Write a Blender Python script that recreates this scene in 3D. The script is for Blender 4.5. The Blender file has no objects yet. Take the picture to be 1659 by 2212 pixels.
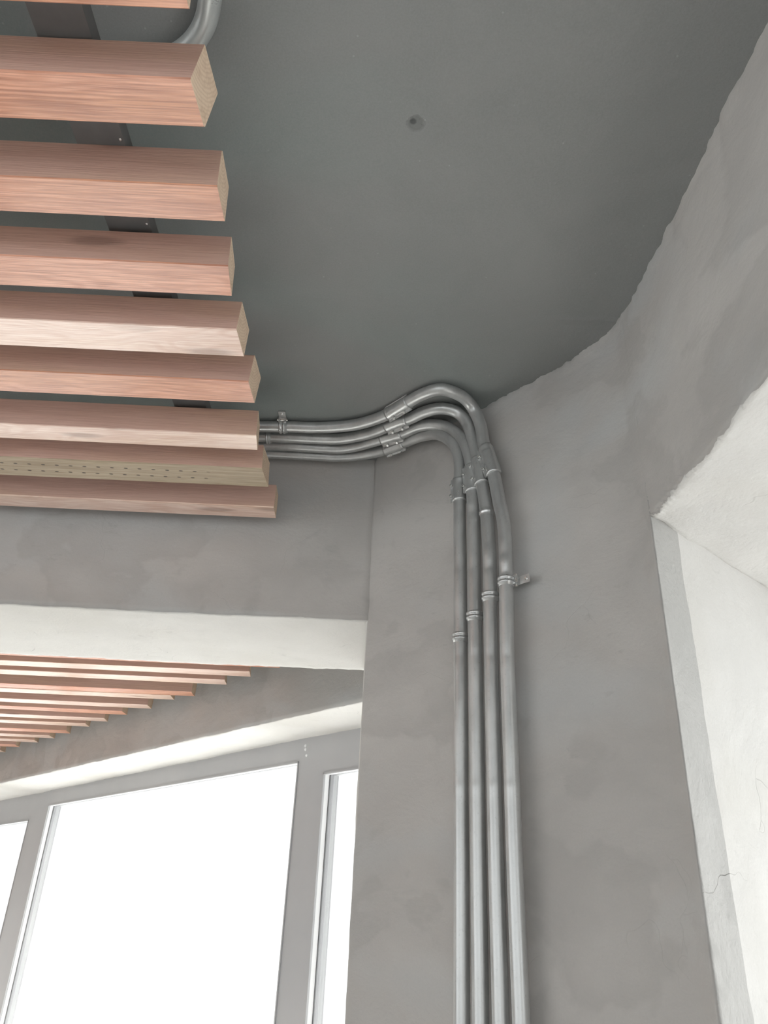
import bpy, bmesh, math, random
from mathutils import Vector, Matrix, noise
random.seed(7)
sc = bpy.context.scene
H = 1.2            # camera to ceiling, metres; plan sketches below are in units of H around the camera foot
CZ = 1.6           # camera height above the floor
F = 1660.0; PX, PY = 829.5, 1106.0

# ------------------------------------------------------------------ camera
def cam_axes():
    U = Vector((975-PX, -2000-PY, F)).normalized()
    Y = Vector((789-PX, 1991-PY, F)).normalized()
    Y = (Y-U*Y.dot(U)).normalized()
    X = U.cross(Y)*-1
    if X.x < 0: X = -X
    return X, Y, U
AX, AY, AU = cam_axes()
cd = bpy.data.cameras.new('camera'); cam = bpy.data.objects.new('camera', cd)
sc.collection.objects.link(cam); sc.camera = cam
cd.sensor_fit = 'VERTICAL'; cd.sensor_height = 36; cd.lens = 36*F/2212; cd.clip_start = 0.01
right = Vector((AX.x, AY.x, AU.x)); down = Vector((AX.y, AY.y, AU.y)); fwd = Vector((AX.z, AY.z, AU.z))
m = Matrix((right, -down, -fwd)).transposed().to_4x4(); m.translation = (0, 0, CZ); cam.matrix_world = m

def ray(x, y):
    d = Vector((x-PX, y-PY, F)); return Vector((d.dot(AX), d.dot(AY), d.dot(AU)))
def at_z(x, y, z):
    d = ray(x, y); return d*(z/d.z)
def at_plane(x, y, p, n):
    d = ray(x, y); return d*(Vector(p).dot(n)/d.dot(n))
def W(p): return Vector((p[0]*H, p[1]*H, CZ+p[2]*H))

# ------------------------------------------------------------------ daylight
SKY = 1.55
w = bpy.data.worlds.new('sky'); sc.world = w; w.use_nodes = True
nt = w.node_tree; nt.nodes.clear()
o = nt.nodes.new('ShaderNodeOutputWorld'); b = nt.nodes.new('ShaderNodeBackground')
b.inputs[0].default_value = (.975, .99, 1.0, 1); b.inputs[1].default_value = SKY
nt.links.new(b.outputs[0], o.inputs[0])
sl = bpy.data.lights.new('sun', 'SUN'); sl.energy = 21; sl.angle = math.radians(1.5); sl.color = (1, .99, .975)
so = bpy.data.objects.new('sun', sl); sc.collection.objects.link(so)
so.rotation_euler = Vector((-.6, -.8, -1.1)).to_track_quat('-Z', 'Y').to_euler()
def portal(name, loc, direction, sx, sy):
    l = bpy.data.lights.new(name, 'AREA'); l.shape = 'RECTANGLE'; l.size = sx; l.size_y = sy
    l.cycles.is_portal = True
    ob = bpy.data.objects.new(name, l); sc.collection.objects.link(ob); ob.location = loc
    ob.rotation_euler = Vector(direction).to_track_quat('-Z', 'Y').to_euler()
sc.view_settings.view_transform = 'Standard'; sc.view_settings.look = 'None'
sc.view_settings.exposure = 0.54; sc.view_settings.gamma = 1.0; sc.view_settings.use_curve_mapping = False
sc.cycles.max_bounces = 9; sc.cycles.diffuse_bounces = 5; sc.cycles.glossy_bounces = 3

# ------------------------------------------------------------------ materials
class NT:
    def __init__(s, name):
        s.m = bpy.data.materials.new(name); s.m.use_nodes = True; s.t = s.m.node_tree
        s.b = s.t.nodes['Principled BSDF']; s.out = s.t.nodes['Material Output']
    def n(s, typ, **k):
        nd = s.t.nodes.new('ShaderNode'+typ)
        for a, v in k.items():
            if a.startswith('i_'):
                key = a[2:]; key = int(key) if key.isdigit() else key.replace('_', ' ')
                s.put(nd.inputs[key], v)
            else: setattr(nd, a, v)
        return nd
    def put(s, sock, v):
        if isinstance(v, bpy.types.NodeSocket): s.t.links.new(v, sock)
        else: sock.default_value = v
    def math(s, op, a, b=0.0, c=0.0, clamp=False):
        nd = s.t.nodes.new('ShaderNodeMath'); nd.operation = op; nd.use_clamp = clamp
        for i, v in enumerate((a, b, c)): s.put(nd.inputs[i], v)
        return nd.outputs[0]
    def noise(s, vec, scale, detail=4, rough=.5, dist=0.0):
        return s.n('TexNoise', i_Vector=vec, i_Scale=scale, i_Detail=detail, i_Roughness=rough, i_Distortion=dist).outputs['Fac']
    def mapr(s, v, a, b, c=0.0, d=1.0):
        return s.n('MapRange', i_0=v, i_1=a, i_2=b, i_3=c, i_4=d).outputs[0]
    def mix(s, f, a, b, mode='MIX'):
        nd = s.n('Mix', data_type='RGBA', blend_type=mode)
        s.put(nd.inputs[0], f)
        for i, v in ((6, a), (7, b)):
            s.put(nd.inputs[i], v if isinstance(v, bpy.types.NodeSocket) else (*v[:3], 1))
        return nd.outputs[2]
    def scale(s, vec, v):
        nd = s.n('VectorMath', operation='MULTIPLY'); s.put(nd.inputs[0], vec); nd.inputs[1].default_value = v
        return nd.outputs[0]
    def bump(s, h, strength, dist, normal=None):
        nd = s.n('Bump', i_Height=h); nd.inputs['Strength'].default_value = strength; nd.inputs['Distance'].default_value = dist
        if normal: s.put(nd.inputs['Normal'], normal)
        return nd.outputs[0]
    def fin(s, col, rough, normal=None, metal=0.0, coat=0.0, coat_rough=.2, spec=.5):
        s.put(s.b.inputs['Base Color'], col if isinstance(col, bpy.types.NodeSocket) else (*col[:3], 1))
        s.put(s.b.inputs['Roughness'], rough); s.b.inputs['Metallic'].default_value = metal
        s.b.inputs['Coat Weight'].default_value = coat; s.b.inputs['Coat Roughness'].default_value = coat_rough; s.b.inputs['Coat IOR'].default_value = 1.8
        s.b.inputs['Specular IOR Level'].default_value = spec
        if normal: s.put(s.b.inputs['Normal'], normal)
        return s.m

def sep(t, vec):
    return t.n('SeparateXYZ', i_0=vec).outputs

def plaster(name, base, var=.10, tint=(.5, .52, .52), marks=.5, bumpiness=1.0, grain=1.0, rough=.85, stretch=(1, 1, 1.6), layer=.42):
    t = NT(name); pos = t.n('NewGeometry').outputs['Position']
    v = t.scale(pos, stretch)
    big = t.noise(v, 1.8, 4, .55, .6); mid = t.noise(v, 6.5, 5, .6, .4); fine = t.noise(pos, 260, 3, .6)
    c = t.mix(t.mapr(big, .35, .68), [x*(1-var) for x in base], [x*(1+var) for x in base])
    c = t.mix(t.mapr(mid, .56, .72, 0, .55), c, [x*(1-var*1.5) for x in base])
    c = t.mix(t.mapr(t.noise(v, 2.4, 2, .5, .3), .48, .62, 0, .5), c, tint)
    lay = t.noise(t.scale(pos, (1, 1, 1.3)), 2.1, 5, .55, .25)
    c = t.mix(t.math('MULTIPLY', t.mapr(lay, .53, .555), t.mapr(lay, .56, .66, layer, layer*.2)), c, [x*.80 for x in base])
    scf = t.math('MULTIPLY', t.mapr(t.noise(t.scale(pos, (1, 1, 2.2)), 17, 4, .65), .62, .68), t.mapr(t.noise(pos, 3.1, 2), .52, .6))
    c = t.mix(t.math('MULTIPLY', scf, .3), c, [x*.7 for x in base])
    # trowel scuffs and hairline cracks
    warp = t.n('VectorMath', operation='ADD'); t.put(warp.inputs[0], pos)
    nz = t.n('TexNoise', i_Vector=pos, i_Scale=5.0, i_Detail=3.0)
    sc_ = t.n('VectorMath', operation='SCALE'); t.put(sc_.inputs[0], nz.outputs['Color']); sc_.inputs['Scale'].default_value = .35
    t.put(warp.inputs[1], sc_.outputs[0])
    vor = t.n('TexVoronoi', feature='DISTANCE_TO_EDGE', i_Vector=warp.outputs[0], i_Scale=3.1)
    crack = t.mapr(vor.outputs['Distance'], 0, .006, 1, 0)
    gate = t.mapr(t.noise(pos, 4.2, 2, .5), .55, .62)
    crack = t.math('MULTIPLY', crack, gate)
    c = t.mix(t.math('MULTIPLY', crack, marks), c, [x*.55 for x in base])
    spk = t.n('TexVoronoi', i_Vector=pos, i_Scale=26.0)
    dots = t.math('MULTIPLY', t.mapr(spk.outputs['Distance'], .05, .09, 1, 0), t.mapr(t.noise(pos, 13, 1), .6, .64))
    c = t.mix(t.math('MULTIPLY', dots, marks*.8), c, [x*.5 for x in base])
    c = t.mix(t.mapr(fine, .3, .7, 0, .12*grain), c, [x*.7 for x in base])
    nrm = t.bump(t.math('ADD', t.math('MULTIPLY', mid, .8), t.math('MULTIPLY', crack, -.08)), .5*bumpiness, .008)
    nrm = t.bump(t.noise(pos, 120, 4, .65), .35*bumpiness, .0012, nrm)
    return t.fin(c, rough, nrm, spec=.25)

M = {}
M['wall'] = plaster('grey_plaster', (.50, .478, .457), .09, (.50, .51, .51), .06)
M['reveal'] = plaster('raw_plaster', (.655, .64, .615), .05, (.60, .58, .54), .2, 2.6, .8, stretch=(1, 1, 1), layer=.08)
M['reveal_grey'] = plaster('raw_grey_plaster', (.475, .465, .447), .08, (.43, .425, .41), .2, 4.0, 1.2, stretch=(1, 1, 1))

def ceiling_mat():
    t = NT('ceiling_paint'); pos = t.n('NewGeometry').outputs['Position']
    big = t.noise(pos, .9, 3, .5, .4)
    c = t.mix(t.mapr(big, .44, .56), (.242, .243, .240), (.226, .262, .253))
    c = t.mix(t.mapr(t.noise(pos, 5, 5, .6, .8), .4, .7, 0, .35), c, (.195, .204, .20))
    spk = t.n('TexVoronoi', i_Vector=pos, i_Scale=42.0)
    dots = t.math('MULTIPLY', t.mapr(spk.outputs['Distance'], .05, .09, 1, 0), t.mapr(t.noise(pos, 21, 2), .54, .6))
    c = t.mix(t.math('MULTIPLY', dots, .45), c, (.42, .42, .42))
    fine = t.noise(pos, 330, 3, .7)
    c = t.mix(t.mapr(fine, .35, .65, 0, .3), c, (.30, .31, .305))
    x, y, z = sep(t, pos)
    # casting seam across the slab and one drilled pit
    wob = t.math('MULTIPLY', t.math('SUBTRACT', t.noise(pos, 7, 4), .5), .05)
    ds = t.math('ABSOLUTE', t.math('ADD', t.math('SUBTRACT', y, t.math('MULTIPLY_ADD', x, .06, 1.275)), wob))
    seam = t.math('MULTIPLY', t.mapr(ds, 0, .016, 1, 0), t.mapr(t.noise(pos, 12, 3), .4, .65))
    c = t.mix(t.math('MULTIPLY', seam, .28), c, (.25, .25, .25))
    px = t.math('SUBTRACT', x, .0226); py = t.math('SUBTRACT', y, .842)
    r = t.math('SQRT', t.math('ADD', t.math('MULTIPLY', px, px), t.math('MULTIPLY', py, py)))
    r = t.math('ADD', r, t.math('MULTIPLY', t.math('SUBTRACT', t.noise(pos, 90, 3), .5), .012))
    pit = t.mapr(r, .009, .016, 1, 0)
    px2 = t.math('SUBTRACT', x, .018); py2 = t.math('SUBTRACT', y, .838)
    r2 = t.math('SQRT', t.math('ADD', t.math('MULTIPLY', px2, px2), t.math('MULTIPLY', py2, py2)))
    core = t.mapr(r2, .004, .007, 1, 0)
    c = t.mix(t.math('MULTIPLY', pit, .35), c, (.08, .085, .083)); c = t.mix(t.math('MULTIPLY', core, .7), c, (.045, .048, .047))
    nrm = t.bump(t.math('SUBTRACT', t.math('MULTIPLY', seam, .5), pit), .7, .004)
    nrm = t.bump(t.math('ADD', t.noise(pos, 90, 5, .7), t.math('MULTIPLY', t.noise(pos, 9, 4), 2.0)), .4, .0016, nrm)
    return t.fin(c, .75, nrm, spec=.3)
M['ceiling'] = ceiling_mat()

def wood(name, dark, mid, light, coat=.6, incised=False, ringy=1.0):
    t = NT(name); oc = t.n('TexCoord').outputs['Object']
    rnd = t.n('ObjectInfo').outputs['Random']
    off = t.n('CombineXYZ', i_0=t.math('MULTIPLY', rnd, 37.0), i_1=t.math('MULTIPLY', rnd, 11.0), i_2=t.math('MULTIPLY', rnd, 5.0)).outputs[0]
    add = t.n('VectorMath', operation='ADD'); t.put(add.inputs[0], oc); t.put(add.inputs[1], off)
    p = add.outputs[0]
    warpn = t.noise(t.scale(p, (1.6, 7, 7)), 1.0, 3, .5, .3)
    x, y, z = sep(t, p)
    # cathedral figure: rings of a slightly leaning trunk axis
    yy = t.math('ADD', t.math('MULTIPLY', y, 1.0), t.math('MULTIPLY', t.math('SUBTRACT', warpn, .5), .11*ringy))
    ring = t.math('SINE', t.math('MULTIPLY', t.math('ADD', yy, t.math('MULTIPLY', z, .35)), 420))
    ring2 = t.mapr(ring, -.4, 1)
    fib = t.noise(t.scale(p, (9, 420, 420)), 1.0, 3, .6)
    blot = t.noise(t.scale(p, (3.0, 18, 18)), 1.0, 4, .6, .6)
    c = t.mix(t.math('MULTIPLY', ring2, .7), light, mid)
    c = t.mix(t.mapr(t.noise(t.scale(p, (1.1, 9, 9)), 1.3, 2, .5), .45, .65, 0, .55), c, (mid[0]*.98, mid[1]*1.02, mid[2]*.82))
    c = t.mix(t.mapr(fib, .38, .68, 0, .75), c, dark)
    c = t.mix(t.mapr(blot, .52, .75, 0, .6), c, dark)
    knot = t.n('TexVoronoi', i_Vector=t.scale(p, (3.2, 14, 14)), i_Scale=1.0)
    kn = t.math('MULTIPLY', t.mapr(knot.outputs['Distance'], .10, .2, 1, 0), t.mapr(t.noise(p, 1.3, 0), .44, .5))
    c = t.mix(t.math('MULTIPLY', kn, .55), c, [v*.45 for v in dark])
    hh = t.math('ADD', t.math('MULTIPLY', fib, .8), t.math('MULTIPLY', ring2, .25))
    nrm = t.bump(hh, .6, .0016)
    if incised:
        ox, oy, oz = sep(t, oc)
        def row(y0, sh):
            u = t.math('PINGPONG', t.math('ADD', ox, sh), .017)
            a = t.math('DIVIDE', u, .005); bb = t.math('DIVIDE', t.math('SUBTRACT', oy, y0), .0026)
            return t.mapr(t.math('ADD', t.math('MULTIPLY', a, a), t.math('MULTIPLY', bb, bb)), .7, 1.3, 1, 0)
        sl = t.math('MAXIMUM', row(-.016, 0), row(.015, .011))
        sl = t.math('MULTIPLY', sl, t.mapr(ox, -.16, -.12, 1, 0))
        c = t.mix(t.math('MULTIPLY', sl, .85), c, (.03, .02, .018))
        nrm = t.bump(sl, -.8, .003, nrm)
    return t.fin(c, t.mapr(fib, .3, .7, .38, .6), nrm, coat=coat, coat_rough=.22, spec=.4)
M['wood'] = wood('varnished_larch', (.33, .12, .07), (.60, .255, .145), (.78, .38, .245), .65, False, 2.0)
M['wood_pale_sheen'] = wood('varnished_larch_pale_sheen', (.58, .33, .24), (.78, .54, .44), (.90, .70, .60), 1.0, False, 3.0)  # pale raw timber, lightened further to carry window sheen on the undersides
M['incised'] = wood('incised_unstained_timber', (.27, .20, .13), (.42, .33, .235), (.50, .41, .30), .1, True, .5)
M['side'] = wood('timber_side_shade_haze', (.55, .345, .28), (.64, .42, .345), (.68, .46, .385), .0, False, .5)  # same timber as the undersides, recoloured to carry shade and haze
def endgrain():
    t = NT('sawn_end_grain'); oc = t.n('TexCoord').outputs['Object']
    x, y, z = sep(t, oc)
    r = t.math('SQRT', t.math('ADD', t.math('MULTIPLY', t.math('ADD', y, .05), t.math('ADD', y, .05)), t.math('MULTIPLY', t.math('SUBTRACT', z, .09), t.math('SUBTRACT', z, .09))))
    ring = t.math('SINE', t.math('ADD', t.math('MULTIPLY', r, 1100), t.math('MULTIPLY', t.noise(oc, 40, 3), 9)))
    c = t.mix(t.mapr(ring, -.5, 1, 0, .45), (.80, .62, .46), (.62, .44, .30))
    c = t.mix(t.mapr(t.noise(oc, 60, 4, .7), .45, .7, 0, .5), c, (.52, .34, .22))
    return t.fin(c, .8, t.bump(t.noise(oc, 300, 3), .5, .001))
M['end'] = endgrain()

def metal(name, col, rough, var=.1, met=.85, bp=.15):
    t = NT(name); pos = t.n('NewGeometry').outputs['Position']
    n1 = t.noise(t.scale(pos, (1, 1, .35)), 30, 4, .6)
    c = t.mix(t.mapr(n1, .35, .7), [x*(1-var) for x in col], [x*(1+var) for x in col])
    c = t.mix(t.mapr(t.noise(pos, 160, 3, .6), .6, .75, 0, .4), c, [x*.6 for x in col])
    return t.fin(c, t.mapr(n1, .3, .7, rough*.85, rough*1.25), t.bump(t.noise(pos, 240, 3), bp, .0006), metal=met)
M['zinc'] = metal('galvanised_steel', (.56, .565, .56), .34, .1, .65, .06)
M['tube'] = metal('grey_tube', (.50, .52, .51), .3, .04, .45, .0)
M['zinc_bright'] = metal('bright_zinc_fitting', (.62, .625, .62), .30, .06, .75, .03)
M['screw'] = metal('zinc_screw', (.75, .75, .73), .2)
t = NT('window_frame_glare_grey'); M['frame'] = t.fin(t.mix(t.mapr(t.noise(t.n('NewGeometry').outputs['Position'], 3, 3), .3, .7), (.42, .42, .43), (.46, .455, .46)), .45, spec=.5)  # dark grey frame, lightened in colour to stand in for window glare
t = NT('rubber_gasket'); M['gasket'] = t.fin((.2, .2, .205), .6)
t = NT('black_batten_paint'); M['black'] = t.fin(t.mix(t.noise(t.n('NewGeometry').outputs['Position'], 40, 4), (.12, .12, .12), (.17, .168, .165)), .7)
t = NT('white_plastic_and_skylight'); M['white'] = t.fin((.8, .8, .8), .4)  # plastic of the screw caps; also paints sky light on frame sides
t = NT('concrete_floor'); M['floor'] = t.fin(t.mix(t.noise(t.n('NewGeometry').outputs['Position'], 3, 5), (.66, .66, .64), (.76, .76, .74)), .6)
def glass():
    t = NT('window_glass')
    tr = t.n('BsdfTransparent'); gl = t.n('BsdfGlossy'); gl.inputs['Roughness'].default_value = .02
    fr = t.n('Fresnel'); fr.inputs['IOR'].default_value = 1.35
    mx = t.n('MixShader'); t.put(mx.inputs[0], t.math('MULTIPLY', fr.outputs[0], .5)); t.put(mx.inputs[1], tr.outputs[0]); t.put(mx.inputs[2], gl.outputs[0])
    tr.inputs[0].default_value = (.97, .98, .98, 1)
    t.t.links.new(mx.outputs[0], t.out.inputs[0]); return t.m
M['glass'] = glass()

# ------------------------------------------------------------------ helpers
def link(name, bm, mats, parent=None, smooth=False):
    me = bpy.data.meshes.new(name)
    bmesh.ops.recalc_face_normals(bm, faces=bm.faces)
    bm.to_mesh(me); bm.free()
    for mm in (mats if isinstance(mats, (list, tuple)) else [mats]): me.materials.append(mm)
    ob = bpy.data.objects.new(name, me); sc.collection.objects.link(ob)
    if parent: ob.parent = parent
    if smooth:
        for p in me.polygons: p.use_smooth = True
    return ob
def struct(ob): ob['kind'] = 'structure'; return ob
def thing(name, loc, label, cat, group=None):
    o = bpy.data.objects.new(name, None); sc.collection.objects.link(o); o.location = loc; o.empty_display_size = .05
    o['label'] = label; o['category'] = cat
    if group: o['group'] = group
    return o
def box(bm, lo, hi, mat=0, M4=None):
    vs = [bm.verts.new((x, y, z)) for x in (lo[0], hi[0]) for y in (lo[1], hi[1]) for z in (lo[2], hi[2])]
    if M4:
        for v in vs: v.co = M4 @ v.co
    fs = [(0, 1, 3, 2), (4, 6, 7, 5), (0, 4, 5, 1), (2, 3, 7, 6), (0, 2, 6, 4), (1, 5, 7, 3)]
    out = []
    for f in fs:
        g = bm.faces.new([vs[i] for i in f]); g.material_index = mat; out.append(g)
    return vs, out
def grid_faces(bm, rows, matf=lambda i, j: 0, close_u=False, sm=False):
    for i in range(len(rows)-1):
        a, b = rows[i], rows[i+1]
        n = len(a)
        for j in range(n if close_u else n-1):
            f = bm.faces.new((a[j], b[j], b[(j+1) % n], a[(j+1) % n])); f.material_index = matf(i, j); f.smooth = sm
def nz(p, s): return noise.noise(Vector(p)*s)
def fbm(p, s): return nz(p, s)+.5*nz(p, s*2.1)+.25*nz(p, s*4.3)
def resample(pts, step):
    """polyline points with flags of which input segment each output segment belongs to"""
    out = [Vector(pts[0])]; seg = []
    for k in range(len(pts)-1):
        a, b = Vector(pts[k]), Vector(pts[k+1]); n = max(1, round((b-a).length/step))
        for i in range(1, n+1): out.append(a.lerp(b, i/n)); seg.append(k)
    return out, seg

# ------------------------------------------------------------------ setting
# ceiling slab over both rooms
def ceiling():
    bm = bmesh.new()
    nx, ny = 90, 120
    x0, x1, y0, y1 = -3.3*H, 1.5*H, -3.1*H, 6.3*H
    rows = []
    for i in range(nx+1):
        r = []
        for j in range(ny+1):
            x = x0+(x1-x0)*i/nx; ye = min(y1, (2.95+max(0, -x/H-.0486)*1.116+.15)*H); y = y0+(ye-y0)*j/ny
            r.append(bm.verts.new((x, y, CZ+H+.002*fbm((x, y, 0), 1.7))))
        rows.append(r)
    grid_faces(bm, rows)
    up = [[bm.verts.new((v.co.x, v.co.y, CZ+H+.2)) for v in (r[0], r[-1])] for r in rows]
    for i in range(nx):
        bm.faces.new((up[i][0], up[i+1][0], up[i+1][1], up[i][1]))
        for e in (0, 1): bm.faces.new((rows[i][-e], rows[i+1][-e], up[i+1][e], up[i][e]))
    for i in (0, nx): bm.faces.new(rows[i]+[up[i][1], up[i][0]])
    struct(link('ceiling', bm, M['ceiling'], smooth=True))
ceiling()
bm = bmesh.new(); box(bm, (-3.3*H, -3.1*H, -.15), (1.5*H, 6.3*H, 0)); struct(link('floor', bm, M['floor']))

ZT, ZF = CZ+H+.05, 0.0     # walls run a little into the slab
SOF = .583                 # height of the opening heads

def ragged(p, amp):        # hand-cut plaster arris
    return amp*(.7*fbm(p, 9)+.5*fbm((p[1], p[2], p[0]), 28)+.25*nz(p, 90))

# lintel between the rooms (seen face on)
def wall_back():
    bm = bmesh.new()
    ya, yb = 1.604*H, 1.985*H
    sec, seg = resample([(ya, ZT, 0), (ya, CZ+SOF*H, 0), (yb, CZ+SOF*H, 0), (yb, ZT, 0)], .016)
    xs = [-3.3*H+.4*i for i in range(0, 6)]
    x = xs[-1]
    while x < -.027*H-.012: x += .012; xs.append(x)
    xs[-1] = -.027*H+.02
    rows = []
    for x in xs:
        r = []
        for k, s in enumerate(sec):
            p = Vector((x, s.x, s.y)); q = Vector(p)
            on_front = abs(s.x-ya) < 1e-5; bot = abs(s.y-(CZ+SOF*H)) < 1e-5
            if on_front: q.y += .003*fbm(p, 2.2)+.0012*fbm(p, 14)
            if bot: q.z += .004*fbm(p, 2.6)+.0015*fbm(p, 15)
            if bot and on_front: q.z += ragged(p, .0035)
            if bot and abs(s.x-yb) < 1e-5: q.z += ragged(p, .003)
            r.append(bm.verts.new(q))
        rows.append(r)
    grid_faces(bm, rows, lambda i, j: 1 if seg[j] == 1 else 0)
    for r in (rows[0], rows[-1]): bm.faces.new(r)
    bm.faces.new([r[0] for r in rows]+[r[-1] for r in rows][::-1])
    struct(link('wall_back', bm, [M['wall'], M['reveal']], smooth=True))
wall_back()

# angled wall that carries the pipes, rounding into the right wall, with the window jamb
P1 = (.483, 1.119); J2 = (.483+.9*.76, 1.119+.9*.65)
W2PATH = [(-.027, 1.985), (-.027, 1.604), (.099, 1.487), (.211, 1.365), (.31, 1.253), (.36, 1.193), (.398, 1.138), (.414, 1.1), (.419, 1.062), P1, J2]
def wall_angled():
    bm = bmesh.new()
    path = [Vector((x*H, y*H, 0)) for x, y in W2PATH]
    pts, seg = resample(path, .0085)
    zs = [0.0, .5, 1.0]; z = 1.2
    while z < ZT: zs.append(z); z += .012
    zs.append(ZT)
    rows = []
    last = len(pts)-1
    ks = {}
    for i, s in enumerate(seg): ks.setdefault(s, i)
    corner_i = ks[8]         # where strip one starts
    edge2_i = ks[9]
    for i, p in enumerate(pts):
        a = pts[max(0, i-1)]; b = pts[min(last, i+1)]; d = (b-a).normalized(); n = Vector((-d.y, d.x, 0))*-1
        if n.dot(-p) < 0 and 0 < i: n = -n
        r = []
        for z in zs:
            q = Vector((p.x, p.y, z)); o = 0
            if i > 0:
                o = .0035*fbm(q, 2.4)+.0012*fbm(q, 13)
                top = max(0, 1-(CZ+H-z)/.03) if z > CZ+H-.03 else 0
                o += top*(.008*fbm(q, 12)+.007*nz(q, 50)+.004*nz(q, 120)+.003)
                if abs(i-corner_i) <= 0: o += ragged(q, .0035)
                if abs(i-edge2_i) <= 0: o += ragged(q, .002)
            q = q+n*o
            r.append(bm.verts.new(q))
        rows.append(r)
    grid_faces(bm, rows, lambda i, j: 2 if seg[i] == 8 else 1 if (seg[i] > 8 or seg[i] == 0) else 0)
    back = [(1.45, 1.9), (1.45, 2.15), (.41, 1.985)]
    b0 = [bm.verts.new((x*H, y*H, zs[0])) for x, y in back]; b1 = [bm.verts.new((x*H, y*H, zs[-1])) for x, y in back]
    chain0 = [rows[-1][0]]+b0+[rows[0][0]]; chain1 = [rows[-1][-1]]+b1+[rows[0][-1]]
    for k in range(len(chain0)-1):
        if k == 0: bm.faces.new([v for v in rows[-1]]+[b1[0], b0[0]])
        elif k == len(chain0)-2: bm.faces.new([b0[-1]]+[v for v in rows[0]]+[b1[-1]])
        else: bm.faces.new((chain0[k], chain0[k+1], chain1[k+1], chain1[k]))
    bm.faces.new([r[0] for r in rows]+b0); bm.faces.new([r[-1] for r in rows]+b1)
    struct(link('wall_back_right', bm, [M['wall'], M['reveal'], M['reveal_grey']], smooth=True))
wall_angled()

def right_x(y):            # plan line of the right wall face, units of H
    P = [(1.2, .413), (1.062, .4185), (.96, .4295), (.879, .436), (.70, .439), (.55, .448), (.2, .458), (-3.1, .60)]
    for (y0, a), (y1, b) in zip(P, P[1:]):
        if y <= y0 and y >= y1: return a+(b-a)*(y0-y)/(y0-y1)
    return P[0][1] if y > P[0][0] else P[-1][1]
def jamb_y(x):             # start of the soffit along the jamb, units of H
    if x < P1[0]: return 1.062+(x-.419)*(P1[1]-1.062)/(P1[0]-.419)
    return P1[1]+(x-P1[0])*.65/.76
def wall_right():
    bm = bmesh.new(); XO = .62
    def grid(y_list, offs, zfun, matf, name):
        pass
    # section: face down, soffit outwards
    secz, _ = resample([(0, ZT, 0), (0, CZ+SOF*H, 0)], .012)
    secx, _ = resample([(0, 0, 0), (XO*H, 0, 0)], .014)
    n = 400; tt = []
    for i in range(n+1): tt.append((i/n)**1.6)
    YE = -2.0
    rows = []
    for t_ in tt:
        r = []
        for s in secz:
            y0_ = 1.076+.064*min(1, max(0, (s.y-(CZ+SOF*H))/.05)); y = y0_+(YE-y0_)*t_
            q = Vector((right_x(y)*H, y*H, s.y))
            o = .0035*fbm(q, 2.4)+.0012*fbm(q, 13)
            if s.y > CZ+H-.03: o += (1-(CZ+H-s.y)/.03 if s.y < CZ+H else 1)*(.006*fbm(q, 12)+.004*nz(q, 60)+.001)
            q.x -= o
            if s is secz[-1]: e = ragged(q, .007)+.006*nz(q, 55)+.004*nz(q, 140); q.z += e; q.x -= .4*e
            r.append(bm.verts.new(q))
        for s in secx[1:]:
            x = right_x(1.062)+s.x/H*1.0
            ys = jamb_y(x)+.015
            yy = ys+(YE-ys)*t_
            xx = right_x(yy)+s.x/H
            q = Vector((xx*H, yy*H, CZ+SOF*H)); q.z += .005*fbm(q, 3)+.002*fbm(q, 12)
            dj = (ys-yy)*H
            if dj < .03: q.z += max(0, .35+nz(q, 22)+.6*nz(q, 70))*.016*(1-dj/.03)
            r.append(bm.verts.new(q))
        rows.append(r)
    nf = len(secz)-1
    grid_faces(bm, rows, lambda i, j: 1 if j >= nf else 0)
    # close: outer face, top and ends
    t1 = [bm.verts.new((r[-1].co.x, r[-1].co.y, ZT)) for r in rows]
    for i in range(n): bm.faces.new((rows[i][-1], rows[i+1][-1], t1[i+1], t1[i]))
    bm.faces.new([r[0] for r in rows]+t1[::-1])
    bm.faces.new(rows[0]+[t1[0]]); bm.faces.new(rows[-1]+[t1[-1]])
    # below the sill and past the far end of the opening
    zs = CZ-.55*H
    box(bm, (.47*H, -2.0*H, 0), ((.47+XO)*H, 1.0*H, zs), 0)
    box(bm, (.56*H, -3.1*H, 0), (1.2*H, -2.0*H, ZT), 0)
    struct(link('wall_right', bm, [M['wall'], M['reveal']], smooth=True))
wall_right()

bm = bmesh.new(); LZ = (.5, CZ+.85*H)
box(bm, (-3.5*H, 1.2*H, 0), (-3.3*H, 6.3*H, ZT)); box(bm, (-3.5*H, -3.1*H, 0), (-3.3*H, 1.2*H, LZ[0])); box(bm, (-3.5*H, -3.1*H, LZ[1]), (-3.3*H, 1.2*H, ZT))
struct(link('wall_left', bm, M['wall']))
def fill_window_left():  # unseen window, added to bring fill light in from the left
    root = bpy.data.objects.new('added_fill_window_left', None); sc.collection.objects.link(root); root.location = (-3.4*H, 0, 0); root['kind'] = 'structure'
    bm = bmesh.new()
    for k in range(5):
        y = (-3.1+k*1.075)*H; box(bm, (-.03, y-.02, LZ[0]), (.03, y+.02, LZ[1]))
    box(bm, (-.03, -3.1*H, LZ[0]), (.03, 1.2*H, LZ[0]+.05)); box(bm, (-.03, -3.1*H, LZ[1]-.05), (.03, 1.2*H, LZ[1]))
    link('window_frame', bm, M['frame'], root)
    bm = bmesh.new(); box(bm, (-.004, -3.1*H, LZ[0]), (.004, 1.2*H, LZ[1])); link('window_pane', bm, M['glass'], root)
fill_window_left()
portal('portal_left', (-3.55*H, -.95*H, (LZ[0]+LZ[1])/2), (1, 0, 0), LZ[1]-LZ[0], 4.3*H)
bm = bmesh.new(); RZ = (.3, CZ+.9*H)
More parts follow.
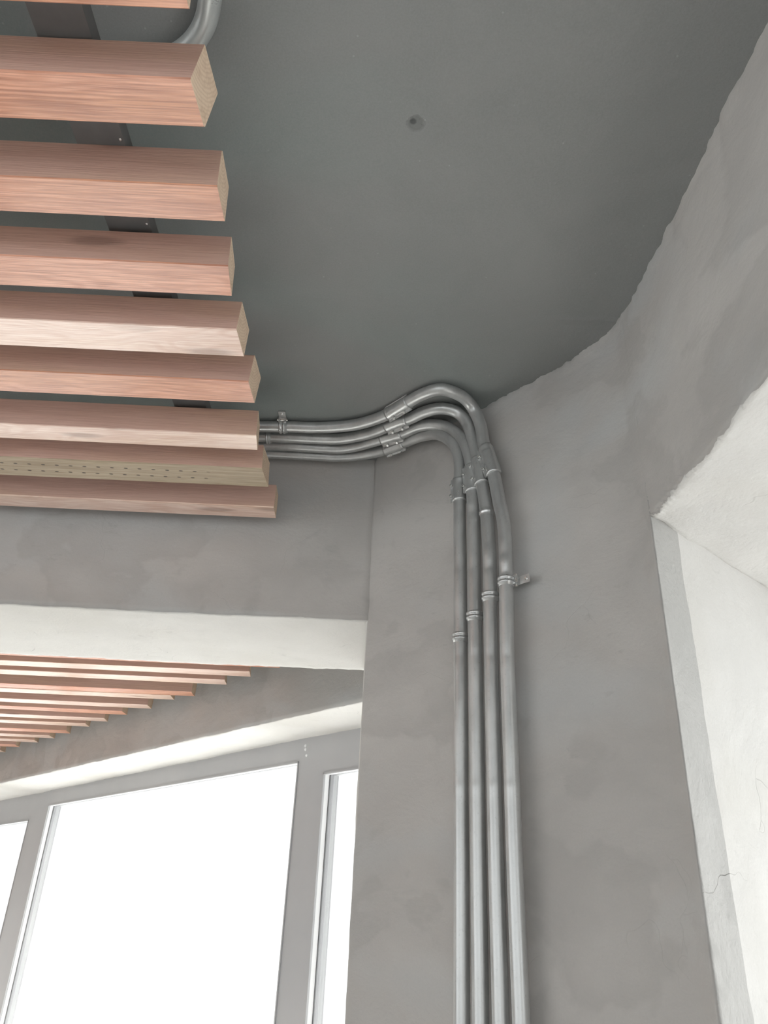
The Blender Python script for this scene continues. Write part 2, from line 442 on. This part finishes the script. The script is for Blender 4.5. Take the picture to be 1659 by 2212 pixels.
box(bm, (-3.3*H, -3.3*H, 0), (1.4*H, -3.1*H, RZ[0])); box(bm, (-3.3*H, -3.3*H, RZ[1]), (1.4*H, -3.1*H, ZT))
struct(link('wall_rear', bm, M['wall']))
def fill_window_rear():  # unseen glazed front, added for soft fill from behind the camera
    root = bpy.data.objects.new('added_fill_window_rear', None); sc.collection.objects.link(root); root.location = (0, -3.2*H, 0); root['kind'] = 'structure'
    bm = bmesh.new()
    for k in range(6):
        x = (-3.3+k*.94)*H; box(bm, (x-.02, -.03, RZ[0]), (x+.02, .03, RZ[1]))
    box(bm, (-3.3*H, -.03, RZ[0]), (1.4*H, .03, RZ[0]+.05)); box(bm, (-3.3*H, -.03, RZ[1]-.05), (1.4*H, .03, RZ[1]))
    link('window_frame', bm, M['frame'], root)
    bm = bmesh.new(); box(bm, (-3.3*H, -.004, RZ[0]), (1.4*H, .004, RZ[1])); link('window_pane', bm, M['glass'], root)
fill_window_rear()
portal('portal_rear', (-.95*H, -3.35*H, (RZ[0]+RZ[1])/2), (0, 1, 0), 4.7*H, RZ[1]-RZ[0])

# far wall with the long window, running diagonally
Z4 = .63
D4 = Vector((-.0437896, 2.49021583, 0)); D4d = Vector((-.6814208, .73189186, 0)).normalized()
B4 = Vector((-.0486, 2.8678, 0)); B4d = Vector((-.66740377, .74469605, 0)).normalized(); B4n = Vector((B4d.y, -B4d.x, 0))
def wall_far():
    bm = bmesh.new()
    us = [-.95]+[-.6+.2*i for i in range(2)]
    u = -.15
    while u < 3.6: us.append(u); u += .02
    us += [4.0, 4.5, 5.0]
    rows = []
    nz_ = 26; nd = 20
    for u in us:
        r = []
        f = D4+D4d*u; k = B4+B4d*u
        for i in range(nz_+1):
            z = 1.03+(Z4-1.03)*i/nz_
            q = W((f.x, f.y, z)); nn = Vector((D4d.y, -D4d.x, 0))
            q -= nn*(.003*fbm(q, 2)+.0015*fbm(q, 12))
            if i == nz_: q.z += ragged(q, .0045)
            r.append(bm.verts.new(q))
        for i in range(1, nd+1):
            t_ = i/nd; pp = f.lerp(k, t_); q = W((pp.x, pp.y, Z4))
            q.z += .004*fbm(q, 2.5)+.0015*fbm(q, 14)
            r.append(bm.verts.new(q))
        k2 = k+B4n*.12
        r.append(bm.verts.new(W((k2.x, k2.y, Z4)))); r.append(bm.verts.new(W((k2.x, k2.y, 1.03))))
        rows.append(r)
    grid_faces(bm, rows, lambda i, j: 1 if j >= nz_ and j < nz_+nd else 0)
    bm.faces.new(rows[0]); bm.faces.new(rows[-1]); bm.faces.new([r[0] for r in rows]+[r[-1] for r in rows][::-1])
    # parapet below the window
    def P(base, dr, u, off, z): return W(tuple((base+dr*u+B4n*off).to_2d())+(z,))
    lo, hi = -1.6/1.2, -1.12
    vs = [P(D4, D4d, -.95, 0, lo), P(D4, D4d, 5, 0, lo), P(B4, B4d, 5, .12, lo), P(B4, B4d, -.95, .12, lo),
          P(D4, D4d, -.95, 0, hi), P(D4, D4d, 5, 0, hi), P(B4, B4d, 5, .12, hi), P(B4, B4d, -.95, .12, hi)]
    vs = [bm.verts.new(v) for v in vs]
    for f in ((0, 1, 2, 3), (4, 5, 6, 7), (0, 1, 5, 4), (1, 2, 6, 5), (2, 3, 7, 6), (3, 0, 4, 7)): bm.faces.new([vs[i] for i in f])
    struct(link('wall_far', bm, [M['wall'], M['reveal']], smooth=True))
wall_far()

# window frame in the far wall: local axes u (along), v (outwards), z
MW = Matrix((tuple(B4d)+(0,), tuple(B4n)+(0,), (0, 0, 1, 0), (0, 0, 0, 1))).transposed()
def winmat():
    m = Matrix.Identity(4)
    for i in range(3): m[i][0] = B4d[i]; m[i][1] = B4n[i]; m[i][2] = (0, 0, 1)[i]
    m.translation = W((B4.x, B4.y, 0)); return m
WM = winmat()
def window_far():
    root = bpy.data.objects.new('window_1', None); sc.collection.objects.link(root); root.matrix_world = WM
    root['kind'] = 'structure'; root['label'] = 'long grey framed window wall glowing white behind the lintel'
    h = lambda v: v*H
    bm = bmesh.new(); T = .075
    def bar(u0, u1, z0, z1, v0=0, v1=T):
        vs, fs = box(bm, (h(u0), h(v0), h(z0)), (h(u1), h(v1), h(z1)))
    bot = -1.12
    bar(-.95, 5.0, Z4-.045, Z4+.02)            # head
    bar(.36, 2.84, .545, Z4-.045); bar(-.5, .20, .487, Z4-.045); bar(3.116, 4.8, .475, Z4-.045)
    bar(.20, .36, bot, Z4-.045); bar(2.84, 3.116, bot, Z4-.045); bar(-.95, -.5, bot, Z4-.045); bar(4.8, 5.0, bot, Z4-.045)
    bar(-.95, 5.0, bot-.0, bot+.1)
    bmesh.ops.remove_doubles(bm, verts=bm.verts, dist=1e-6)
    link('window_frame', bm, M['frame'], root)
    # thin raised sash lip
    bm = bmesh.new()
    for u0, u1, zt in ((.36, 2.84, .545), (-.5, .20, .487), (3.116, 4.8, .475)):
        for a, b, c, d in ((u0, u0+.006, bot, zt), (u1-.006, u1, bot, zt), (u0, u1, zt-.006, zt)):
            box(bm, (h(a), h(-.004), h(c)), (h(b), h(.004), h(d)))
    link('sash_lip', bm, M['frame'], root)
    for u0, u1, zt in ((.36, 2.84, .545), (-.5, .20, .487), (3.116, 4.8, .475)):
        bm = bmesh.new()
        for a, b, c, d in ((u0, u0+.007, bot, zt), (u1-.007, u1, bot, zt), (u0, u1, zt-.004, zt)):
            box(bm, (h(a), h(.027), h(c)), (h(b), h(.031), h(d)))
        link('gasket', bm, M['gasket'], root)
        bm = bmesh.new()
        for a, b, c, d in ((u0, u0+.004, bot, zt), (u1-.004, u1, bot, zt), (u0, u1, zt-.004, zt)):
            box(bm, (h(a), h(.006), h(c)), (h(b), h(.026), h(d)))
        link('skylit_side_strip', bm, M['white'], root)  # added white strips painting the sky light on the frame's side faces
        bm = bmesh.new(); box(bm, (h(u0), h(.031), h(bot)), (h(u1), h(.036), h(zt)))
        link('window_pane', bm, M['glass'], root)
    # white screw caps on the head of the middle mullion
    for (px, py, rr) in ((660, 1611, .0065), (660, 1619, .0065), (662, 1632, .006)):
        p = at_plane(px, py, (B4.x, B4.y, 0), B4n); loc = WM.inverted() @ W(p)
        bm = bmesh.new(); bmesh.ops.create_cone(bm, cap_ends=True, segments=20, radius1=h(rr), radius2=h(rr)*.7, depth=.003)
        c = link('screw_cap', bm, M['white'], root); c.location = (loc.x, -.0014, loc.z); c.rotation_euler = (math.pi/2, 0, 0)
window_far()

# window of the right wall, beyond the deep reveal (only its light is seen)
def window_right():
    root = bpy.data.objects.new('window_2', None); sc.collection.objects.link(root); root.location = ((.47+.55)*H, 0, 0)
    root['kind'] = 'structure'
    bm = bmesh.new()
    z0, z1 = CZ-.55*H, CZ+SOF*H
    for a, b, c, d in ((-2.0*H, 1.9*H, z1-.06, z1+.02), (-2.0*H, 1.9*H, z0-.0, z0+.06), (-2.0*H, -1.94*H, z0, z1), (.1*H, .16*H, z0, z1)):
        box(bm, (0, a, c), (.06, b, d))
    link('window_frame', bm, M['frame'], root)
    bm = bmesh.new(); box(bm, (.02, -2.0*H, z0), (.026, 1.8*H, z1)); link('window_pane', bm, M['glass'], root)
window_right()
portal('portal_right', (1.13*H, -.2*H, CZ), (-1, 0, 0), 1.3*H*1.1, 3.6*H)
pc = WM @ Vector((2.0*H, .06*H, -.2*H)); portal('portal_far', pc, tuple(-B4n), 6.0*H, 1.7*H)

# ------------------------------------------------------------------ timber slats
ZS = .80; SD = .058
def slat_mesh(length, wid, dep, seed, bow=.0015):
    """long timber, origin at the sawn right end, bottom centre; runs to -X"""
    bm = bmesh.new(); n = 36
    rr = random.Random(seed); sk = rr.uniform(-.004, .004); sk2 = rr.uniform(-.003, .003)
    rows = []; bv = .0018
    prof = [(-wid/2+bv, 0), (wid/2-bv, 0), (wid/2, bv), (wid/2, dep-bv), (wid/2-bv, dep), (-wid/2+bv, dep), (-wid/2, dep-bv), (-wid/2, bv)]
    for i in range(n+1):
        x = -length*(i/n)**1.4
        r = []
        for (y, z) in prof:
            o = bow*noise.noise(Vector((x*.9, seed*3.1, 0))); o2 = bow*noise.noise(Vector((x*.9, seed*3.1, 9)))
            e = .0005*noise.noise(Vector((x*14, y*40, z*40+seed)))
            dx = 0
            if i == 0: dx = sk*(z/dep-.5)*2+sk2*(y/wid)*2+rr.uniform(-.0006, .0006)
            r.append(bm.verts.new((x+dx, y+o+e, z+o2+e)))
        rows.append(r)
    grid_faces(bm, rows, lambda i, j: 0 if j in (0, 1, 7) else 1, close_u=True)
    for r in (rows[0], rows[-1]):
        f = bm.faces.new(r); f.material_index = 2
    return bm
near = [  # front slope, back slope, right end x (at slat level), label, bottom material, extra
    (.486, .560, -.279, 'timber slat cut off by the top edge, bent grey tube beside its end', 'wood'),
    (.650, .723, -.284, 'nearest full timber slat, widest in view, its end hiding the grey tube elbow', 'wood'),
    (.822, .892, -.2855, 'second full timber slat down, rough sawn underside chipped at its corner', 'wood'),
    (.987, 1.062, -.297, 'third full timber slat down, flame grain fanning near its end', 'wood'),
    (1.150, 1.232, -.300, 'fourth full timber slat down, pinkish smooth underside and broad sawn end', 'wood_pale_sheen'),
    (1.315, 1.393, -.297, 'fifth full timber slat down, straight striped grain with a splintered edge', 'wood'),
    (1.520, 1.585, -.314, 'sixth full timber slat down, its end touching the four pipes from below', 'wood_pale_sheen'),
    (1.671, 1.765, -.314, 'unstained olive timber slat with two rows of small incised slits', 'incised'),
    (1.875, 1.942, -.307, 'lowest timber slat of the near set, pale shiny end in front of the lintel wall', 'wood_pale_sheen')]
def dup_tree(root):
    r = root.copy(); sc.collection.objects.link(r)
    for ch in root.children:
        c = ch.copy(); sc.collection.objects.link(c); c.parent = r
    return r
for k, (f, bk, xe, lab, mt) in enumerate(near):
    wid = (bk-f)*ZS*H
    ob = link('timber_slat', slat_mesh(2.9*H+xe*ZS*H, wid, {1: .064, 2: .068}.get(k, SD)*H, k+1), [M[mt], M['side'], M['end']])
    ob.location = (xe*ZS*H, (f+bk)/2*ZS*H, CZ+ZS*H)
    ob['label'] = lab; ob['category'] = 'timber slat'; ob['group'] = 'timber slats under the near ceiling'
far = [(605, 1443), (541, 1462), (489, 1479), (421, 1502), (376, 1514), (327, 1531), (273, 1544), (234, 1559), (194, 1570), (152, 1582.5), (117, 1595), (83, 1604), (43, 1614), (10, 1625)]
words = ['top, half hidden by the soffit edge', 'second', 'third', 'fourth, deep sawn end', 'fifth', 'sixth, with a chevron grain', 'seventh', 'eighth', 'ninth', 'tenth, with a thick pale end', 'eleventh', 'twelfth', 'thirteenth', 'lowest, just entering at the photo edge']
deeper = {3: .008, 9: .01, 4: -.008}
for k, ((px, py), wd) in enumerate(zip(far, words)):
    p = at_z(px, py, ZS)
    ob = link('timber_slat', slat_mesh((3.1+p.x)*H if p.x > -2.6 else .6, .066*H, SD*H, k+30), [M['wood_pale_sheen' if k % 3 else 'wood'], M['side'], M['end']])
    zz = -deeper.get(k, 0)*H
    ob.location = (p.x*H, (p.y-.033)*H, CZ+ZS*H+zz*.5)
    ob['label'] = 'far room timber slat, '+wd+(', ' if ',' in wd else ' ')+'down the staggered row'
    ob['category'] = 'timber slat'; ob['group'] = 'staggered timber slats in the far room'

# black batten the near slats hang from
bt = thing('mounting_batten', (-.386*H, 1.2*H*ZS, CZ+(ZS+.0675)*H), 'flat black batten across the tops of the near timber slats', 'batten')
bm = bmesh.new(); box(bm, (-.031*H, (.35-1.2*ZS)*H, 0), (.031*H, (1.56-1.2*ZS)*H, .024*H)); link('batten_strip', bm, M['black'], bt)
for yy in (.47, 1.08):
    bm = bmesh.new(); bmesh.ops.create_cone(bm, cap_ends=True, segments=12, radius1=.004, radius2=.004, depth=(1-ZS-.0675-.022)*H)
    r = link('hanger_rod', bm, M['zinc'], bt); r.location = (0, (yy-1.2*ZS)*H, (.022+(1-ZS-.0675-.022)/2)*H)
for px, py in ((283, 303), (277, 301), (331, 484)):
    p = at_z(px, py, ZS+.0675); bm = bmesh.new(); bmesh.ops.create_icosphere(bm, subdivisions=2, radius=.0022)
    s = link('screw', bm, M['screw'], bt); s.location = (.027*H, (p.y-1.2*ZS)*H, 0)

# ------------------------------------------------------------------ steel conduits
R = .0130*H
P2 = Vector((-.018, 1.596, 0)); D2 = Vector((.428, -.486, 0)).normalized(); N2 = Vector((-D2.y, D2.x, 0))
if N2.dot(-P2) < 0: N2 = -N2
def catmull(pts, step=3.0):
    out = []
    P = [pts[0]]+list(pts)+[pts[-1]]
    for i in range(1, len(P)-2):
        p0, p1, p2, p3 = (Vector(q) for q in P[i-1:i+3])
        n = max(1, int((p2-p1).length/step))
        for k in range(n):
            t_ = k/n
            out.append(.5*((2*p1)+(p2-p0)*t_+(2*p0-5*p1+4*p2-p3)*t_*t_+(3*p1-p0-3*p2+p3)*t_**3))
    out.append(Vector(pts[-1])); return out
def smooth(pts, it, w=.5):
    for _ in range(it):
        q = [pts[0]]
        for i in range(1, len(pts)-1): q.append(pts[i].lerp((pts[i-1]+pts[i+1])*.5, w))
        q.append(pts[-1]); pts = q
    return pts
def conduit_path(pix):
    """the run hugs the ceiling, then the angled wall; the elbow between is rounded off both"""
    out = []; gap = .0145
    for p in catmull([Vector(q) for q in pix]):
        d = ray(p.x, p.y)
        tc = (1-gap)/d.z if d.z > 1e-6 else 9; q2 = P2+N2*gap; tw = q2.dot(N2)/d.dot(N2) if d.dot(N2) < 0 else 9
        if tw < 0: tw = 9
        k = .000012; 
        mn = min(tc, tw); t_ = mn-k*math.log(math.exp(-(tc-mn)/k)+math.exp(-(tw-mn)/k))
        out.append((p, t_))
    ts = [t_ for _, t_ in out]
    for _ in range(60): ts = [ts[0]]+[(ts[i-1]+2*ts[i]+ts[i+1])/4 for i in range(1, len(ts)-1)]+[ts[-1]]
    return [(p, W(ray(p.x, p.y)*t_)) for (p, _), t_ in zip(out, ts)]
def tube(bm, pts, rad, seg=20, cap=True, mat=0):
    n = len(pts); rows = []
    tan = []
    for i in range(n):
        w_ = 1
        while (pts[min(n-1, i+w_)]-pts[max(0, i-w_)]).length < 1e-6: w_ += 1
        tan.append((pts[min(n-1, i+w_)]-pts[max(0, i-w_)]).normalized())
    ref = Vector((0, 0, 1)) if abs(tan[0].z) < .9 else Vector((1, 0, 0))
    u = tan[0].cross(ref).normalized()
    for i, p in enumerate(pts):
        u = (u-tan[i]*u.dot(tan[i])).normalized(); v = tan[i].cross(u)
        r_ = rad[i] if isinstance(rad, (list, tuple)) else rad
        rows.append([bm.verts.new(p+(u*math.cos(a)+v*math.sin(a))*r_) for a in (2*math.pi*k/seg for k in range(seg))])
    grid_faces(bm, rows, lambda i, j: mat, close_u=True, sm=True)
    if cap: bm.faces.new(rows[0]); bm.faces.new(rows[-1])
def frame_m(loc, zdir, xdir):
    z = zdir.normalized(); x = (xdir-z*xdir.dot(z)).normalized(); y = z.cross(x)
    m = Matrix.Identity(4)
    for i in range(3): m[i][0] = x[i]; m[i][1] = y[i]; m[i][2] = z[i]
    m.translation = loc; return m
def screw(name, loc, direction, parent, size=1.0):
    bm = bmesh.new()
    s = size
    bmesh.ops.create_cone(bm, cap_ends=True, segments=14, radius1=.0036*s, radius2=.0030*s, depth=.0035*s, matrix=Matrix.Translation((0, 0, .008*s)))
    bmesh.ops.create_cone(bm, cap_ends=True, segments=10, radius1=.0018*s, radius2=.0018*s, depth=.0075*s, matrix=Matrix.Translation((0, 0, .003*s)))
    bmesh.ops.create_cone(bm, cap_ends=True, segments=6, radius1=.0034*s, radius2=.0034*s, depth=.002*s, matrix=Matrix.Translation((0, 0, .0025*s)))
    box(bm, (-.0026*s, -.0005*s, .0095*s), (.0026*s, .0005*s, .0101*s))
    ob = link(name, bm, M['screw'], parent)
    ref = Vector((0, 0, 1)) if abs(direction.normalized().z) < .9 else Vector((1, 0, 0))
    ob.matrix_local = Matrix.Translation(-parent_offset(parent)) @ frame_m(loc, direction, ref)
    return ob
_off = {}
def parent_offset(p): return _off.get(p.name, Vector((0, 0, 0)))

def nearest(path, xy):
    q = Vector(xy); return min(range(len(path)), key=lambda i: (path[i][0].to_2d()-q).length if isinstance(path[i][0], Vector) else 9e9)
conduits = {
 'A': dict(pix=[(566, 921.6), (625, 922), (692, 923.5), (757, 919), (800, 909), (837, 895), (860, 882), (886, 866), (914, 851), (947, 841), (973, 845), (1002, 859), (1022, 882), (1033, 904), (1040, 926), (1045.5, 962), (1053, 978), (1066, 1022), (1073, 1055), (1080, 1091), (1087, 1120), (1090.5, 1155), (1092.5, 1198), (1093.5, 1240), (1096, 1420), (1106, 1700), (1113, 1900), (1121.5, 2100), (1128, 2260)],
      sleeves=[((838, 895), (884, 868)), ((1050, 968), (1067, 1026))],
      label='outermost galvanised conduit, highest in the arch and rightmost down the wall'),
 'B': dict(pix=[(564, 943.5), (627, 945), (692, 947.6), (735, 948), (779, 941), (811, 932), (835, 922), (860, 912), (886, 904), (918, 889), (950, 882), (980, 887), (998, 899), (1012, 920), (1021, 946), (1028, 973), (1033, 995), (1040, 1040), (1046, 1073), (1051, 1109), (1055.5, 1167), (1058, 1230), (1061, 1420), (1068, 1700), (1073, 1900), (1079, 2100), (1083, 2260)],
      sleeves=[((836, 921), (879, 906)), ((1033, 992), (1042, 1046))],
      label='second galvanised conduit inward from the outermost, with a pinched joint ring on its drop'),
 'C': dict(pix=[(564, 961.5), (627, 963), (692, 967), (735, 968.5), (768, 964), (800, 955.5), (824, 949), (846, 943), (868, 936.5), (901, 922), (935, 917), (966, 923), (990, 938), (1004, 957), (1013, 982), (1018, 1010), (1021, 1066), (1023, 1109), (1024.5, 1230), (1027, 1420), (1031.5, 1700), (1034, 1900), (1037, 2100), (1039, 2260)],
      sleeves=[((824, 949), (869, 936)), ((1018, 1010), (1021, 1064))],
      label='third galvanised conduit inward from the outermost, plain drop with a low clamp'),
 'D': dict(pix=[(566, 978), (627, 981), (692, 984.5), (725, 986), (757, 985), (790, 981), (815, 976), (833, 971.5), (853, 964.5), (876, 955), (897, 946), (920, 940), (946, 938), (968, 948), (984, 966), (991, 985), (993.5, 1005), (993, 1050), (993, 1110), (994, 1230), (995, 1420), (996, 1700), (997, 1900), (997.5, 2100), (998, 2260)],
      sleeves=[((833, 971), (874, 956)), ((993, 1037), (993, 1083))],
      label='innermost galvanised conduit, lowest in the arch and leftmost down the wall')}
paths = {}
for key, c in conduits.items():
    path = conduit_path(c['pix'])
    pts = [q for _, q in path]
    first = pts[0]; a = [Vector((-2.9*H, first.y, first.z)), Vector((-1.8*H, first.y, first.z))]
    x = -1.0*H
    while x < first.x-.03: a.append(Vector((x, first.y, first.z))); x += .1
    lastp = pts[-1]; base = Vector((lastp.x, lastp.y, 0.0)); tail = [lastp.lerp(base, i/8) for i in range(1, 9)]
    paths[key] = path
    full = a+smooth(pts, 6)+tail
    org = Vector((lastp.x, lastp.y, 0))
    root = thing('steel_conduit', org, c['label'], 'conduit', 'galvanised conduits bending from the ceiling down the angled wall')
    _off[root.name] = org
    bm = bmesh.new(); tube(bm, [p-org for p in full], R, 24); link('pipe', bm, M['zinc'], root, True)
    for si, (p0, p1) in enumerate(c['sleeves']):
        i0, i1 = nearest(path, p0), nearest(path, p1)
        seg = [path[i][1] for i in range(i0, i1+1)]
        s0, s1 = seg[0], seg[-1]
        seg = [s0]+seg[1:-1]+[s1]; n = len(seg)
        rad = [R*1.17]*n
        inner = [seg[0]]+seg+[seg[-1]]; rr = [R*1.0]+[R*1.17, R*1.17]+[R*1.12]*(n-4)+[R*1.17, R*1.17]+[R*1.0]
        bm = bmesh.new(); tube(bm, [p-org for p in inner], rr, 26, True)
        ax = (s1-s0).normalized(); mid = (s0+s1)*.5
        view = (Vector((0, 0, CZ))-mid).normalized()
        if si == 0: sd = Vector((0, .75, -1.0))
        else: sd = (-D2*1.0+N2*.55)
        sd = (sd-ax*sd.dot(ax)).normalized()
        # clamp seam: a raised flange along the shell
        L = (s1-s0).length
        m4 = frame_m(mid-org, ax, sd)
        box(bm, (R*.95, -.0022, -L/2), (R*1.45, .0022, L/2), 0, m4)
        box(bm, (-R*1.0, -.0015, -L/2), (-R*1.28, .0015, L/2), 0, frame_m(mid-org, ax, sd))
        cl = link('coupling', bm, M['zinc_bright'], root, False)
        for fr_ in (.27, .73):
            sp = s0.lerp(s1, fr_)+sd*(R*1.15)
            side = ax.cross(sd)
            if side.dot(view) < 0: side = -side
            o = screw('screw', sp-org*0, (side*.8+sd*.5), cl)
            o.matrix_local = frame_m(sp-org, (side*.9+sd*.45), ax)
    if key == 'B':
        i = nearest(path, (1051.5, 1110)); seg = [path[j][1] for j in range(i-3, i+4)]
        m_ = len(seg); rad = [R*(1.0+.2*math.exp(-((j-3)/1.3)**2)) for j in range(m_)]
        bm = bmesh.new(); tube(bm, [p-org for p in seg], rad, 26, False); link('joint_ring', bm, M['zinc_bright'], root, True)

def clamp(key, xy, label, tab=None, wide=.019, screwed=True):
    path = paths[key]; i = nearest(path, xy); c = path[i][1]; ax = (path[i+3][1]-path[i-3][1]).normalized()
    root = thing('pipe_clamp', c, label, 'pipe clamp', 'zinc clamps on the conduits')
    prof = [(-1, 1.0), (-1, 1.12), (-.8, 1.24), (-.35, 1.24), (-.22, 1.1), (.12, 1.1), (.25, 1.24), (.7, 1.24), (.8, 1.1), (1.35, 1.08), (1.35, 1.0)]
    bm = bmesh.new(); tube(bm, [ax*(wide/2*a) for a, _ in prof], [R*r_ for _, r_ in prof], 28, False)
    # foot of the clamp reaching back to the surface
    link('clamp_band', bm, M['zinc_bright'], root, False)
    if tab:
        side, nrm, length = tab
        side = side.normalized(); nrm = nrm.normalized(); y = nrm.cross(side)
        m4 = Matrix.Identity(4)
        for k in range(3): m4[k][0] = side[k]; m4[k][1] = y[k]; m4[k][2] = nrm[k]
        bm = bmesh.new()
        g = -R-.0018
        # stepped strap: off the band, down to the surface, flat foot
        prof = [(R*.9, -.002), (R*1.25, g+.006), (R*1.45, g+.0015), (length, g+.0015)]
        for (x0, z0), (x1, z1) in zip(prof, prof[1:]):
            vs, _ = box(bm, (x0, -wide/2, 0), (x1, wide/2, .0018))
            for v in vs:
                f = 0 if abs(v.co.x-x0) < 1e-7 else 1
                v.co.z += z0 if f == 0 else z1
                v.co = m4 @ v.co
        # closing bolt lug beside the band
        vs, _ = box(bm, (R*1.05, -wide*.55, g+.003), (R*1.5, -wide*.30, -.001), 0, m4)
        vs, _ = box(bm, (R*1.05, wide*.30, g+.003), (R*1.5, wide*.55, -.001), 0, m4)
        tb = link('clamp_tab', bm, M['zinc_bright'], root)
        for dx in ((length-.009),):
            bm = bmesh.new(); bmesh.ops.create_cone(bm, cap_ends=True, segments=14, radius1=.0042, radius2=.0025, depth=.003)
            s = link('screw', bm, M['screw'], tb); s.matrix_local = m4 @ Matrix.Translation((dx, 0, g+.0045))
        bm = bmesh.new(); bmesh.ops.create_cone(bm, cap_ends=True, segments=10, radius1=.0028, radius2=.0028, depth=wide*1.5)
        s = link('screw', bm, M['screw'], tb); s.matrix_local = m4 @ Matrix.Translation((R*1.35, 0, g+.009)) @ Matrix.Rotation(math.pi/2, 4, 'X')
clamp('A', (1093.5, 1257), 'zinc clamp with a screwed tab reaching right, on the rightmost conduit', (D2, N2, .052))
clamp('B', (1058, 1289), 'ribbed zinc clamp band on the second conduit from the right')
clamp('C', (1025, 1333), 'ribbed zinc clamp band on the third conduit from the right')
clamp('D', (994.5, 1378), 'lowest zinc clamp, on the leftmost conduit with a tab peeking out left', (-D2, N2, .028))
clamp('A', (611, 922), 'zinc clamp with tab on the ceiling run of the outermost conduit', (Vector((0, -1, 0)), Vector((0, 0, -1)), .05))
clamp('B', (580, 944), 'small zinc clamp on the ceiling run beside the sixth timber slat end', None, .012)

# bent tube over the nearest slats
tp = [(470, -420), (463, -150), (457, -40), (453.5, 0), (447, 38), (433, 70), (413, 96), (385, 117), (345, 131), (290, 138), (200, 138), (0, 128)]
tz = 1-.0155
pts = [W(at_z(p.x, p.y, tz)) for p in catmull([Vector(q) for q in tp], 5)]
e = pts[0]; s = pts[-1]
pts = [Vector((e.x, -2.8*H, e.z)), Vector((e.x, -1.5*H, e.z))]+smooth(pts, 4)+[Vector((-2.6*H, s.y, s.z))]
org = Vector(e)
root = thing('steel_conduit', org, 'single bent steel tube on the ceiling above the two nearest timber slats', 'conduit')
bm = bmesh.new(); tube(bm, [p-org for p in pts], .0142*H, 24); link('pipe', bm, M['tube'], root, True)
